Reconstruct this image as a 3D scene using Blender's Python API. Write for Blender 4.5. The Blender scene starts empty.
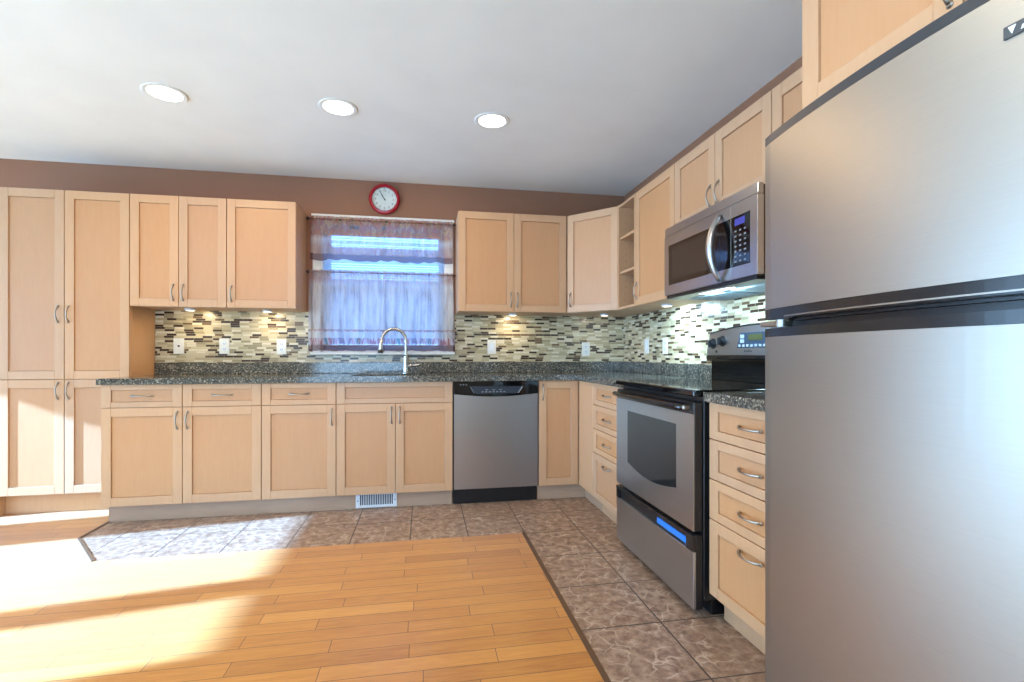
import bpy, bmesh, math, random
from mathutils import Vector, Matrix
random.seed(7)
S = bpy.context.scene
COL = S.collection
PI = math.pi

# ------------------------------------------------------------------ camera, world, sun, lights, exposure
cd = bpy.data.cameras.new('camera'); cam = bpy.data.objects.new('camera', cd); COL.objects.link(cam)
cam.location = (0, 0, 1.0642)
cam.rotation_euler = (PI/2, 0, -0.1787)
cd.sensor_width = 36.0; cd.lens = 490.87/1024*36.0
cd.shift_y = 13.43/1024
cd.clip_start = 0.02
S.camera = cam

W = bpy.data.worlds.new('sky'); S.world = W; W.use_nodes = True
bg = W.node_tree.nodes['Background']
bg.inputs['Color'].default_value = (0.36, 0.65, 1.0, 1); bg.inputs['Strength'].default_value = 18.5

sd = bpy.data.lights.new('sun', 'SUN'); sun = bpy.data.objects.new('sun', sd); COL.objects.link(sun)
sd.energy = 72.0; sd.angle = math.radians(0.8); sd.color = (0.27, 0.56, 1.0)
sun.rotation_euler = Vector((1.0, 0.16, -0.41)).to_track_quat('-Z', 'Y').to_euler()
sun.location = (-9, 1, 6)

def area(name, loc, direction, sx, sy, energy, color, portal=False, disk=False, spread=None):
    l = bpy.data.lights.new(name, 'AREA'); o = bpy.data.objects.new(name, l); COL.objects.link(o)
    l.shape = 'DISK' if disk else 'RECTANGLE'; l.size = sx
    if not disk: l.size_y = sy
    l.energy = energy; l.color = color
    if spread: l.spread = spread
    o.location = loc
    d = Vector(direction)
    o.rotation_euler = d.to_track_quat('-Z', 'Y' if abs(d.z) < .9 else 'X').to_euler()
    if portal: l.cycles.is_portal = True
    return o
# daylight enters through the patio doors (left), the added lounge and front windows (unseen) and the sink window
area('portal_patio', (-5.79, 1.9, 1.03), (1, 0, 0), 4.3, 2.1, 1, (1, 1, 1), True)
area('portal_lounge', (-5.79, -1.3, 1.35), (1, 0, 0), 1.9, 1.6, 1, (1, 1, 1), True)
area('portal_front', (-1.4, -3.59, 1.3), (0, 1, 0), 2.2, 1.8, 1, (1, 1, 1), True)
area('portal_sink', (-0.305, 4.30, 1.61), (0, -1, 0), 1.0, 1.05, 1, (1, 1, 1), True)
# recessed ceiling lamps: the three in the photograph's row and two unseen rows added behind as fill
WARM = (1.0, 0.86, 0.66)
ROW = [(-1.356, 2.905), (-0.473, 2.898), (0.403, 2.902)]
for (x, y), e in zip(ROW, (11, 9, 4)): area('lamp_or_fill_light', (x, y, 2.449), (0, 0, -1), .15, .15, e, (1.0, .62, .26), disk=True)
for x, y in [(-2.6, .9), (-1.2, .9), (.2, .9), (-2.6, -1.4), (-1.2, -1.4), (.2, -1.4), (-4.3, .9), (-4.3, -1.4)]:
    area('lamp_or_fill_light', (x, y, 2.449), (0, 0, -1), .15, .15, 15 if x > 0 else 7, WARM, disk=True)

vs = S.view_settings
vs.view_transform = 'Standard'; vs.look = 'None'; vs.gamma = 1.0; vs.use_curve_mapping = False
vs.exposure = -0.27

# ------------------------------------------------------------------ key dimensions (metres)
YB, YT, YU, YW = 3.459, 3.516, 3.752, 4.083      # base fronts, toe kick, upper fronts, back wall
XB, XK, XU, XW = 1.123, 1.190, 1.417, 1.742      # the same towards the right wall
ZC = 2.459; ZU0, ZU1 = 1.3937, 2.1615
ZB0, ZS, ZB1 = 0.1095, 0.7293, 0.876; ZT = 0.914
XL, YR = -5.7, -3.5                               # far left wall, rear wall

# ------------------------------------------------------------------ materials
def lin(r, g, b):
    f = lambda c: (c/255/12.92) if c/255 <= .04045 else ((c/255+.055)/1.055)**2.4
    return (f(r), f(g), f(b), 1)
MATS = {}
def newmat(name):
    m = bpy.data.materials.new(name); m.use_nodes = True
    nt = m.node_tree; p = nt.nodes['Principled BSDF']; MATS[name] = m
    return m, nt, p
def nd(nt, t, **kw):
    n = nt.nodes.new(t)
    for k, v in kw.items(): setattr(n, k, v)
    return n
def setin(n, **kw):
    for k, v in kw.items(): n.inputs[k.replace('_', ' ')].default_value = v
def ramp(nt, fac, stops, interp='LINEAR'):
    r = nd(nt, 'ShaderNodeValToRGB'); e = r.color_ramp; e.interpolation = interp
    while len(e.elements) < len(stops): e.elements.new(.5)
    for el, (p, c) in zip(e.elements, stops): el.position = p; el.color = c
    nt.links.new(fac, r.inputs['Fac']); return r.outputs['Color']
def coords(nt, scale=(1, 1, 1), rot=(0, 0, 0)):
    t = nd(nt, 'ShaderNodeTexCoord'); mp = nd(nt, 'ShaderNodeMapping')
    mp.inputs['Scale'].default_value = scale; mp.inputs['Rotation'].default_value = rot
    nt.links.new(t.outputs['Object'], mp.inputs['Vector']); return mp.outputs['Vector']
def noise(nt, vec, scale, detail=3, rough=.5, dist=0):
    n = nd(nt, 'ShaderNodeTexNoise'); setin(n, Scale=scale, Detail=detail, Roughness=rough, Distortion=dist)
    nt.links.new(vec, n.inputs['Vector']); return n.outputs['Fac']
def mix(nt, fac, a, b, mode='MIX'):
    n = nd(nt, 'ShaderNodeMix', data_type='RGBA', blend_type=mode)
    for i, v in ((0, fac), (6, a), (7, b)):
        if hasattr(v, 'links'): nt.links.new(v, n.inputs[i])
        else: n.inputs[i].default_value = v
    return n.outputs[2]
def math_(nt, op, a, b=0, c=0):
    n = nd(nt, 'ShaderNodeMath', operation=op)
    for i, v in enumerate((a, b, c)):
        if hasattr(v, 'links'): nt.links.new(v, n.inputs[i])
        else: n.inputs[i].default_value = v
    return n.outputs[0]
def bump(nt, p, h, strength=.2, dist=.002):
    b = nd(nt, 'ShaderNodeBump'); setin(b, Strength=strength, Distance=dist)
    nt.links.new(h, b.inputs['Height']); nt.links.new(b.outputs['Normal'], p.inputs['Normal'])

def plain(name, rgb, rough=.5, metal=0, vary=.06, scale=30, **kw):
    """procedural plain material with a slight mottle"""
    m, nt, p = newmat(name)
    c = lin(*rgb); v = coords(nt)
    d = tuple(max(0, x*(1-vary)) for x in c[:3])+(1,); u = tuple(min(1, x*(1+vary)) for x in c[:3])+(1,)
    nt.links.new(ramp(nt, noise(nt, v, scale), [(.3, d), (.7, u)]), p.inputs['Base Color'])
    setin(p, Roughness=rough, Metallic=metal)
    for k, val in kw.items(): p.inputs[k.replace('_', ' ')].default_value = val
    return m
def emit(name, rgb, strength):
    m, nt, p = newmat(name); c = lin(*rgb)
    setin(p, Base_Color=c, Roughness=.4, Emission_Color=c, Emission_Strength=strength); return m

def maple(name, a, b, horiz=False, rough=.38):
    m, nt, p = newmat(name)
    v = coords(nt, (1.2, 9, 9) if horiz else (9, 9, 1.2))
    g = noise(nt, v, 6, 6, .6, .4)
    base = ramp(nt, g, [(.25, lin(*a)), (.75, lin(*b))])
    oi = nd(nt, 'ShaderNodeObjectInfo')
    hs = nd(nt, 'ShaderNodeHueSaturation')
    nt.links.new(base, hs.inputs['Color'])
    nt.links.new(math_(nt, 'MULTIPLY_ADD', oi.outputs['Random'], .10, .95), hs.inputs['Value'])
    nt.links.new(math_(nt, 'MULTIPLY_ADD', oi.outputs['Random'], .10, .95), hs.inputs['Saturation'])
    nt.links.new(hs.outputs['Color'], p.inputs['Base Color'])
    setin(p, Roughness=rough); bump(nt, p, g, .04, .001); return m
maple('maple', (194, 153, 117), (199, 159, 123))
maple('maple_panel', (190, 142, 101), (195, 148, 107))
maple('maple_kick_shaded', (176, 146, 122), (186, 156, 132), True)  # same maple as the cabinets, toe-kick shade put into its colour
maple('maple_inside', (184, 146, 112), (192, 154, 120))

def steel(name, rgb, rough, axis, metal=1.0):
    m, nt, p = newmat(name)
    v = coords(nt, axis); g = noise(nt, v, 20, 2)
    c = lin(*rgb); d = tuple(x*.96 for x in c[:3])+(1,)
    nt.links.new(ramp(nt, g, [(.3, d), (.7, c)]), p.inputs['Base Color'])
    setin(p, Roughness=rough, Metallic=metal)
    bump(nt, p, g, .02, .0005); return m
steel('fridge_steel', (172, 169, 162), .40, (.4, .4, 40))
steel('range_steel', (184, 187, 190), .30, (.4, .4, 40))
steel('washer_steel', (172, 166, 160), .30, (40, 1, .4))
steel('nickel', (170, 162, 152), .36, (8, 8, 8))
steel('faucet_nickel', (204, 197, 188), .26, (8, 8, 8))
steel('chrome', (215, 215, 215), .12, (8, 8, 8))
plain('black_plastic', (22, 23, 26), .28)
plain('black_gloss', (10, 11, 13), .06, Specular_IOR_Level=.6)
plain('oven_glass', (34, 34, 34), .05, Specular_IOR_Level=.7)
plain('dark_cap', (44, 48, 54), .35)
plain('band_gloss', (30, 29, 30), .2)
plain('white_plastic', (226, 224, 218), .4)
plain('white_metal', (222, 228, 236), .35)
plain('white_paint', (236, 235, 230), .45)
plain('slot_dark', (28, 38, 50), .6)
plain('blue_strip', (40, 130, 235), .2)
plain('display_blue', (34, 46, 62), .3)
plain('display_olive', (52, 54, 28), .35)
plain('display_violet', (70, 70, 150), .2)
plain('button_grey', (128, 134, 140), .45)
plain('badge_dark', (70, 74, 78), .3)
plain('clock_red', (168, 14, 34), .25)
plain('clock_face', (216, 226, 222), .5)
plain('ink', (30, 34, 38), .5)
plain('rod_black', (24, 22, 22), .35)
plain('hood_grey', (120, 138, 144), .35)
plain('sink_dark', (120, 122, 122), .3, 1)
plain('trim_brown', (92, 66, 46), .4)
plain('side_brown', (78, 62, 50), .35, .7)
emit('lamp_lens', (255, 248, 240), 9.0)
emit('puck_lens', (255, 244, 226), 5.0)
emit('hood_lens', (235, 248, 255), 2.0)

def wallpaint(name, rgb, rough=.6):
    m, nt, p = newmat(name); v = coords(nt)
    c = lin(*rgb)
    nt.links.new(ramp(nt, noise(nt, v, 3, 4), [(.3, tuple(x*.95 for x in c[:3])+(1,)), (.7, c)]), p.inputs['Base Color'])
    setin(p, Roughness=rough); bump(nt, p, noise(nt, v, 160, 2), .12, .001); return m
wallpaint('brown_paint', (150, 104, 78)); wallpaint('siding', (120, 156, 200), .7); wallpaint('carpet', (214, 196, 168), .9)
wallpaint('cream_paint', (214, 200, 180))
wallpaint('ceiling_paint', (242, 240, 236), .85)

def planks():
    m, nt, p = newmat('oak_planks')
    t = nd(nt, 'ShaderNodeTexCoord'); s = nd(nt, 'ShaderNodeSeparateXYZ'); nt.links.new(t.outputs['Object'], s.inputs[0])
    row = math_(nt, 'FLOOR', math_(nt, 'DIVIDE', s.outputs['Y'], .08))
    wn = nd(nt, 'ShaderNodeTexWhiteNoise', noise_dimensions='1D'); nt.links.new(row, wn.inputs['W'])
    half = math_(nt, 'MULTIPLY', math_(nt, 'MODULO', row, 2), .3)
    x = math_(nt, 'ADD', s.outputs['X'], math_(nt, 'ADD', half, math_(nt, 'MULTIPLY', wn.outputs['Value'], .14)))
    cb = nd(nt, 'ShaderNodeCombineXYZ'); nt.links.new(x, cb.inputs[0]); nt.links.new(s.outputs['Y'], cb.inputs[1])
    br = nd(nt, 'ShaderNodeTexBrick', offset=0.0, squash=1.0)
    setin(br, Color1=(0, 0, 0, 1), Color2=(1, 1, 1, 1), Mortar=(.5, .5, .5, 1), Scale=1.0, Mortar_Size=.0016, Mortar_Smooth=.3, Brick_Width=.6, Row_Height=.08)
    nt.links.new(cb.outputs[0], br.inputs['Vector'])
    tone = ramp(nt, br.outputs['Color'], [(0, lin(158, 98, 40)), (.3, lin(194, 130, 56)), (.6, lin(178, 115, 48)), (1, lin(214, 152, 72))])
    mp = nd(nt, 'ShaderNodeMapping'); mp.inputs['Scale'].default_value = (2.2, 30, 1); nt.links.new(cb.outputs[0], mp.inputs['Vector'])
    ad = nd(nt, 'ShaderNodeVectorMath', operation='ADD'); nt.links.new(mp.outputs[0], ad.inputs[0]); nt.links.new(br.outputs['Color'], ad.inputs[1])
    g = noise(nt, ad.outputs[0], 2.2, 7, .65, 1.2)
    col = mix(nt, .42, tone, ramp(nt, g, [(.3, lin(164, 100, 40)), (.62, lin(212, 150, 70))]))
    col = mix(nt, br.outputs['Fac'], col, lin(96, 62, 36))
    nt.links.new(col, p.inputs['Base Color']); setin(p, Roughness=.34, Sheen_Weight=.20, Sheen_Roughness=.4)  # whitish sheen added so sunlit planks wash out towards white
    h = math_(nt, 'SUBTRACT', math_(nt, 'MULTIPLY', g, .15), br.outputs['Fac'])
    bump(nt, p, h, .25, .001)
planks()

def stone_tiles():
    m, nt, p = newmat('stone_tiles')
    t = nd(nt, 'ShaderNodeTexCoord')
    mp = nd(nt, 'ShaderNodeMapping'); mp.inputs['Location'].default_value = (-.594+.3345*30, -2.858+.3475*30, 0)
    nt.links.new(t.outputs['Object'], mp.inputs['Vector'])
    br = nd(nt, 'ShaderNodeTexBrick', offset=0.0, squash=1.0)
    setin(br, Color1=(0, 0, 0, 1), Color2=(1, 1, 1, 1), Mortar=(.5, .5, .5, 1), Scale=1.0, Mortar_Size=.0032, Mortar_Smooth=.2, Brick_Width=.3345, Row_Height=.3475)
    nt.links.new(mp.outputs[0], br.inputs['Vector'])
    # vein network, different in each tile
    off = nd(nt, 'ShaderNodeVectorMath', operation='MULTIPLY_ADD'); nt.links.new(br.outputs['Color'], off.inputs[0])
    off.inputs[1].default_value = (7, 3, 0); nt.links.new(t.outputs['Object'], off.inputs[2])
    nz = nd(nt, 'ShaderNodeTexNoise'); setin(nz, Scale=14.0, Detail=2.0); nt.links.new(off.outputs[0], nz.inputs['Vector'])
    wob = nd(nt, 'ShaderNodeVectorMath', operation='MULTIPLY_ADD'); nt.links.new(nz.outputs['Color'], wob.inputs[0])
    wob.inputs[1].default_value = (.07, .07, .07); nt.links.new(off.outputs[0], wob.inputs[2])
    vo = nd(nt, 'ShaderNodeTexVoronoi', feature='DISTANCE_TO_EDGE'); setin(vo, Scale=12.0); nt.links.new(wob.outputs[0], vo.inputs['Vector'])
    vein = ramp(nt, vo.outputs['Distance'], [(0, (1, 1, 1, 1)), (.018, (.75, .75, .75, 1)), (.05, (0, 0, 0, 1))])
    brk = ramp(nt, noise(nt, off.outputs[0], 9, 2), [(.42, (0, 0, 0, 1)), (.58, (1, 1, 1, 1))])
    base = ramp(nt, noise(nt, off.outputs[0], 24, 5, .65), [(.3, lin(108, 84, 70)), (.5, lin(146, 120, 102)), (.68, lin(180, 156, 136))])
    col = mix(nt, math_(nt, 'MULTIPLY', math_(nt, 'MULTIPLY', vein, brk), .6), base, lin(208, 190, 172))
    col = mix(nt, br.outputs['Fac'], col, lin(66, 60, 58))
    nt.links.new(col, p.inputs['Base Color']); setin(p, Roughness=.36)
    bump(nt, p, math_(nt, 'SUBTRACT', math_(nt, 'MULTIPLY', vein, .1), br.outputs['Fac']), .3, .002)
stone_tiles()

def granite():
    m, nt, p = newmat('granite'); v = coords(nt)
    vo = nd(nt, 'ShaderNodeTexVoronoi', feature='F1'); setin(vo, Scale=150.0, Randomness=1.0); nt.links.new(v, vo.inputs['Vector'])
    sp = nd(nt, 'ShaderNodeSeparateColor'); nt.links.new(vo.outputs['Color'], sp.inputs[0])
    c = ramp(nt, sp.outputs[0], [(0, lin(34, 36, 36)), (.3, lin(66, 70, 68)), (.58, lin(96, 96, 90)), (.8, lin(142, 136, 122)), (.94, lin(184, 176, 160))], 'CONSTANT')
    big = ramp(nt, noise(nt, v, 26, 3), [(.35, lin(70, 74, 72)), (.65, lin(112, 108, 98))])
    nt.links.new(mix(nt, .3, c, big), p.inputs['Base Color']); setin(p, Roughness=.10)
granite()

def mosaic(name, axis):
    m, nt, p = newmat(name)
    t = nd(nt, 'ShaderNodeTexCoord'); s = nd(nt, 'ShaderNodeSeparateXYZ'); nt.links.new(t.outputs['Object'], s.inputs[0])
    rh = .0165
    row = math_(nt, 'FLOOR', math_(nt, 'DIVIDE', s.outputs['Z'], rh))
    wn = nd(nt, 'ShaderNodeTexWhiteNoise', noise_dimensions='1D'); nt.links.new(row, wn.inputs['W'])
    x = math_(nt, 'ADD', math_(nt, 'ADD', s.outputs[axis], 20), math_(nt, 'MULTIPLY', wn.outputs['Value'], .4))
    cb = nd(nt, 'ShaderNodeCombineXYZ'); nt.links.new(x, cb.inputs[0]); nt.links.new(s.outputs['Z'], cb.inputs[1])
    br = nd(nt, 'ShaderNodeTexBrick', offset=0.0, squash=1.0)
    setin(br, Color1=(0, 0, 0, 1), Color2=(1, 1, 1, 1), Mortar=(.5, .5, .5, 1), Scale=1.0, Mortar_Size=.0009, Mortar_Smooth=.1, Brick_Width=.066, Row_Height=rh)
    nt.links.new(cb.outputs[0], br.inputs['Vector'])
    c = ramp(nt, br.outputs['Color'], [(0, lin(58, 40, 28)), (.18, lin(104, 80, 56)), (.25, lin(196, 182, 150)), (.55, lin(174, 160, 128)), (.72, lin(214, 204, 178)), (.88, lin(150, 138, 108))], 'CONSTANT')
    c = mix(nt, br.outputs['Fac'], c, lin(176, 168, 148))
    nt.links.new(c, p.inputs['Base Color']); setin(p, Roughness=.24)
    bump(nt, p, math_(nt, 'SUBTRACT', 1, br.outputs['Fac']), .4, .001)
mosaic('mosaic_back', 'X'); mosaic('mosaic_right', 'Y')

def cloth(name, stops, hem, fringe=.0):
    """sheer printed curtain: translucent weave, blotchy print, stripe bands by height (object z, 0 at the hem)"""
    m, nt, p = newmat(name); nt.nodes.remove(p)
    t = nd(nt, 'ShaderNodeTexCoord'); s = nd(nt, 'ShaderNodeSeparateXYZ'); nt.links.new(t.outputs['Object'], s.inputs[0])
    mp = nd(nt, 'ShaderNodeMapping'); mp.inputs['Scale'].default_value = (26, 1, 3.5); nt.links.new(t.outputs['Object'], mp.inputs['Vector'])
    streak = noise(nt, mp.outputs[0], 1.0, 4, .6)
    mp2 = nd(nt, 'ShaderNodeMapping'); mp2.inputs['Scale'].default_value = (20, 1, 9); mp2.inputs['Location'].default_value = (3, 1, 5); nt.links.new(t.outputs['Object'], mp2.inputs['Vector'])
    blotch = noise(nt, mp2.outputs[0], 1.0, 3, .6)
    body = ramp(nt, streak, [(.28, lin(150, 138, 138)), (.42, lin(204, 206, 212)), (.6, lin(234, 236, 240)), (.78, lin(206, 184, 166))])
    print_ = ramp(nt, blotch, [(.33, lin(104, 78, 66)), (.42, lin(190, 156, 130)), (.49, lin(186, 116, 112)), (.54, lin(168, 140, 150)), (.60, lin(206, 176, 148)), (.70, lin(140, 108, 92))])
    if fringe:
        mp3 = nd(nt, 'ShaderNodeMapping'); mp3.inputs['Scale'].default_value = (17, 1, 3); nt.links.new(t.outputs['Object'], mp3.inputs['Vector'])
        fr_ = ramp(nt, noise(nt, mp3.outputs[0], 1.0, 2, .5), [(.3, lin(92, 82, 140)), (.40, lin(120, 70, 120)), (.46, lin(226, 222, 236)), (.52, lin(170, 60, 84)), (.58, lin(220, 214, 226)), (.64, lin(70, 130, 140)), (.72, lin(150, 96, 80))])
        print_ = mix(nt, math_(nt, 'LESS_THAN', s.outputs['Z'], fringe), print_, fr_)
    band = ramp(nt, s.outputs['Z'], stops)          # how much print shows at each height
    col = mix(nt, band, body, print_)
    hemf = ramp(nt, s.outputs['Z'], [(0, (1, 1, 1, 1)), (hem, (1, 1, 1, 1)), (hem+.004, (0, 0, 0, 1))])
    col = mix(nt, hemf, col, lin(116, 90, 108))
    df = nd(nt, 'ShaderNodeBsdfDiffuse'); tl = nd(nt, 'ShaderNodeBsdfTranslucent'); tr = nd(nt, 'ShaderNodeBsdfTransparent')
    nt.links.new(col, df.inputs['Color']); nt.links.new(col, tl.inputs['Color']); nt.links.new(mix(nt, .5, col, (1, 1, 1, 1)), tr.inputs['Color'])
    a = nd(nt, 'ShaderNodeMixShader'); a.inputs[0].default_value = .45; nt.links.new(df.outputs[0], a.inputs[1]); nt.links.new(tl.outputs[0], a.inputs[2])
    b = nd(nt, 'ShaderNodeMixShader'); b.inputs[0].default_value = .52; nt.links.new(a.outputs[0], b.inputs[1]); nt.links.new(tr.outputs[0], b.inputs[2])
    nt.links.new(b.outputs[0], nt.nodes['Material Output'].inputs['Surface'])
G = lambda v: (v, v, v, 1)
cloth('valance_cloth', [(.0, G(.7)), (.11, G(.55)), (.16, G(.1)), (.17, G(.25)), (.20, G(.9)), (.33, G(1))], .045)
cloth('cafe_cloth', [(.0, G(.9)), (.098, G(.9)), (.104, G(.0)), (.150, G(.0)), (.154, G(.95)), (.164, G(.9)), (.172, G(.08)), (.52, G(.05)), (.56, G(.6)), (.64, G(.8))], .045, .16)

def glass():
    m, nt, p = newmat('window_glass'); nt.nodes.remove(p)
    tr = nd(nt, 'ShaderNodeBsdfTransparent'); gl = nd(nt, 'ShaderNodeBsdfGlossy'); gl.inputs['Roughness'].default_value = .02
    fr = nd(nt, 'ShaderNodeFresnel'); fr.inputs['IOR'].default_value = 1.45
    a = nd(nt, 'ShaderNodeMixShader'); nt.links.new(fr.outputs[0], a.inputs[0]); nt.links.new(tr.outputs[0], a.inputs[1]); nt.links.new(gl.outputs[0], a.inputs[2])
    nt.links.new(a.outputs[0], nt.nodes['Material Output'].inputs['Surface'])
glass()
def slat():
    m, nt, p = newmat('blind_slat'); nt.nodes.remove(p)
    df = nd(nt, 'ShaderNodeBsdfDiffuse'); tl = nd(nt, 'ShaderNodeBsdfTranslucent')
    c = ramp(nt, noise(nt, coords(nt), 5), [(.3, lin(214, 230, 238)), (.7, lin(228, 240, 246))])
    nt.links.new(c, df.inputs['Color']); nt.links.new(c, tl.inputs['Color'])
    a = nd(nt, 'ShaderNodeMixShader'); a.inputs[0].default_value = .34
    nt.links.new(df.outputs[0], a.inputs[1]); nt.links.new(tl.outputs[0], a.inputs[2])
    nt.links.new(a.outputs[0], nt.nodes['Material Output'].inputs['Surface'])
slat()

# ------------------------------------------------------------------ geometry helpers
def frame(O, U, N):
    """local (u right, v up, w out) -> world"""
    U = Vector(U).normalized(); N = Vector(N).normalized(); O = Vector(O)
    return Matrix(((U.x, 0, N.x, O.x), (U.y, 0, N.y, O.y), (U.z, 1, N.z, O.z), (0, 0, 0, 1)))
ID = Matrix.Identity(4)
BACK = lambda x=0, y=YB, z=0: frame((x, y, z), (1, 0, 0), (0, -1, 0))
RIGHT = lambda y=0, x=XB, z=0: frame((x, y, z), (0, -1, 0), (-1, 0, 0))

class MB:
    def __init__(self): self.bm = bmesh.new(); self.mi = 0
    def _fin(self, verts, faces, T, smooth=False):
        for v in verts: v.co = T @ v.co
        for f in faces: f.material_index = self.mi; f.smooth = smooth
        if T.to_3x3().determinant() < 0: bmesh.ops.reverse_faces(self.bm, faces=faces)
    def box(self, a, b, T=ID, bev=0.0, seg=1):
        t = bmesh.new()
        lo = [min(p, q) for p, q in zip(a, b)]; hi = [max(p, q) for p, q in zip(a, b)]
        bmesh.ops.create_cube(t, size=1)
        for v in t.verts: v.co = Vector([lo[i]+(v.co[i]+.5)*(hi[i]-lo[i]) for i in range(3)])
        if bev: bmesh.ops.bevel(t, geom=t.edges[:], offset=bev, segments=seg, affect='EDGES', profile=.5)
        self._merge(t, T); return self
    def _merge(self, t, T, smooth=False):
        mp = {v: self.bm.verts.new(v.co) for v in t.verts}
        fs = []
        for f in t.faces:
            try: fs.append(self.bm.faces.new([mp[v] for v in f.verts]))
            except ValueError: pass
        self._fin(list(mp.values()), fs, T, smooth); t.free()
    def prism(self, pts, w0, w1, T=ID, bev=0.0, smooth=False):
        """polygon in (u,v) extruded along w"""
        t = bmesh.new()
        A = [t.verts.new((x, y, w0)) for x, y in pts]; Bv = [t.verts.new((x, y, w1)) for x, y in pts]
        n = len(pts)
        t.faces.new(A[::-1]); t.faces.new(Bv)
        for i in range(n): t.faces.new((A[i], A[(i+1) % n], Bv[(i+1) % n], Bv[i]))
        bmesh.ops.recalc_face_normals(t, faces=t.faces[:])
        if bev: bmesh.ops.bevel(t, geom=t.edges[:], offset=bev, segments=1, affect='EDGES')
        self._merge(t, T, smooth); return self
    def tube(self, pts, r, T=ID, seg=10, flat=1.0, cap=True):
        t = bmesh.new(); pts = [Vector(p) for p in pts]; n = len(pts)
        rs = r if isinstance(r, (list, tuple)) else [r]*n
        prev = None; rings = []
        for i, p in enumerate(pts):
            d = (pts[min(i+1, n-1)]-pts[max(i-1, 0)]).normalized()
            if prev is None:
                a = Vector((0, 0, 1)) if abs(d.z) < .9 else Vector((1, 0, 0)); s = d.cross(a).normalized()
            else: s = (prev-d*prev.dot(d)).normalized()
            prev = s; q = d.cross(s)
            rings.append([t.verts.new(p+rs[i]*(s*math.cos(2*PI*k/seg)+q*flat*math.sin(2*PI*k/seg))) for k in range(seg)])
        for i in range(n-1):
            for k in range(seg): t.faces.new((rings[i][k], rings[i][(k+1) % seg], rings[i+1][(k+1) % seg], rings[i+1][k]))
        if cap: t.faces.new(rings[0][::-1]); t.faces.new(rings[-1])
        bmesh.ops.recalc_face_normals(t, faces=t.faces[:])
        self._merge(t, T, True); return self
    def lathe(self, prof, T=ID, seg=32):
        """(r, h) profile about local w axis"""
        t = bmesh.new(); rings = []
        for r, h in prof:
            rings.append([t.verts.new((r*math.cos(2*PI*k/seg), r*math.sin(2*PI*k/seg), h)) for k in range(seg)] if r > 1e-6 else [t.verts.new((0, 0, h))])
        for A, Bv in zip(rings, rings[1:]):
            for k in range(seg):
                l = (k+1) % seg
                if len(A) == 1 and len(Bv) == 1: continue
                if len(A) == 1: t.faces.new((A[0], Bv[k], Bv[l]))
                elif len(Bv) == 1: t.faces.new((A[k], A[l], Bv[0]))
                else: t.faces.new((A[k], A[l], Bv[l], Bv[k]))
        bmesh.ops.recalc_face_normals(t, faces=t.faces[:])
        self._merge(t, T, False)
        return self
    def quad(self, pts, T=ID):
        vs_ = [self.bm.verts.new(p) for p in pts]; f = self.bm.faces.new(vs_); self._fin(vs_, [f], T); return self

WL = {}
def link(name, mb, mats, parent=None, loc=None):
    """one mesh object; vertices were built in world space"""
    me = bpy.data.meshes.new(name); mb.bm.to_mesh(me); mb.bm.free()
    for m in ([mats] if isinstance(mats, str) else mats): me.materials.append(MATS[m])
    o = bpy.data.objects.new(name, me); COL.objects.link(o)
    base = WL[parent] if parent else Vector(loc or (0, 0, 0))
    me.transform(Matrix.Translation(-base))
    WL[o] = base
    if parent: o.parent = parent
    else: o.location = base
    return o
def thing(name, label, cat, loc, group=None):
    o = bpy.data.objects.new(name, None); o.empty_display_size = .1; COL.objects.link(o)
    o.location = loc; WL[o] = Vector(loc); tag(o, label, cat, group); return o
def tag(o, label, cat, group=None):
    o['label'] = label; o['category'] = cat
    if group: o['group'] = group
    return o
def struct(name, mb, mats, label=None, parent=None):
    o = link(name, mb, mats, parent); o['kind'] = 'structure'
    if label: o['label'] = label
    return o

def shaker(mb, u0, u1, v0, v1, T, st=.055, th=.02, rail=None):
    """frame and recessed panel, back at w=-th, face at w=0"""
    g = .0018; u0 += g; u1 -= g; v0 += g; v1 -= g; rail = rail or st
    mb.box((u0, v0, -th), (u0+st, v1, 0), T, .0018); mb.box((u1-st, v0, -th), (u1, v1, 0), T, .0014)
    mb.box((u0+st, v0, -th), (u1-st, v0+rail, 0), T, .0014); mb.box((u0+st, v1-rail, -th), (u1-st, v1, 0), T, .0014)
    mb.mi = 1; mb.box((u0+st+.0016, v0+rail+.0016, -th+.001), (u1-st-.0016, v1-rail-.0016, -.0085), T); mb.mi = 0
    return mb
def pull(parent, u, v, T, vert=True, L=.108):
    """arched satin pull"""
    mb = MB(); n = 14; pts = []; r = []
    for i in range(n+1):
        s = i/n; d = (s-.5)*L; w = -.001+.027*math.sin(PI*s)**.75
        pts.append((u, v+d, w) if vert else (u+d, v, w)); r.append(.0062-.0022*math.sin(PI*s))
    mb.tube(pts, r, T, 8)
    for s in (-.5, .5):
        c = (u, v+s*L) if vert else (u+s*L, v)
        mb.lathe([(0, 0), (.0075, 0), (.0075, .003), (.005, .006), (0, .006)], T @ Matrix.Translation((c[0], c[1], -.0005)), 12)
    return link('handle', mb, 'nickel', parent)
def door(parent, u0, u1, v0, v1, T, hu=None, hv=None, st=.055):
    d = link('door', shaker(MB(), u0, u1, v0, v1, T, st), ['maple', 'maple_panel'], parent)
    if hu is not None: pull(d, hu, hv, T, True)
    return d
def drawer(parent, u0, u1, v0, v1, T, handle=True, st=.055, rail=.034, name='drawer', hv=None):
    d = link(name, shaker(MB(), u0, u1, v0, v1, T, st, rail=rail), ['maple', 'maple_panel'], parent)
    if handle: pull(d, (u0+u1)/2, hv or (v0+v1)/2, T, False, .118)
    return d

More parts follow.
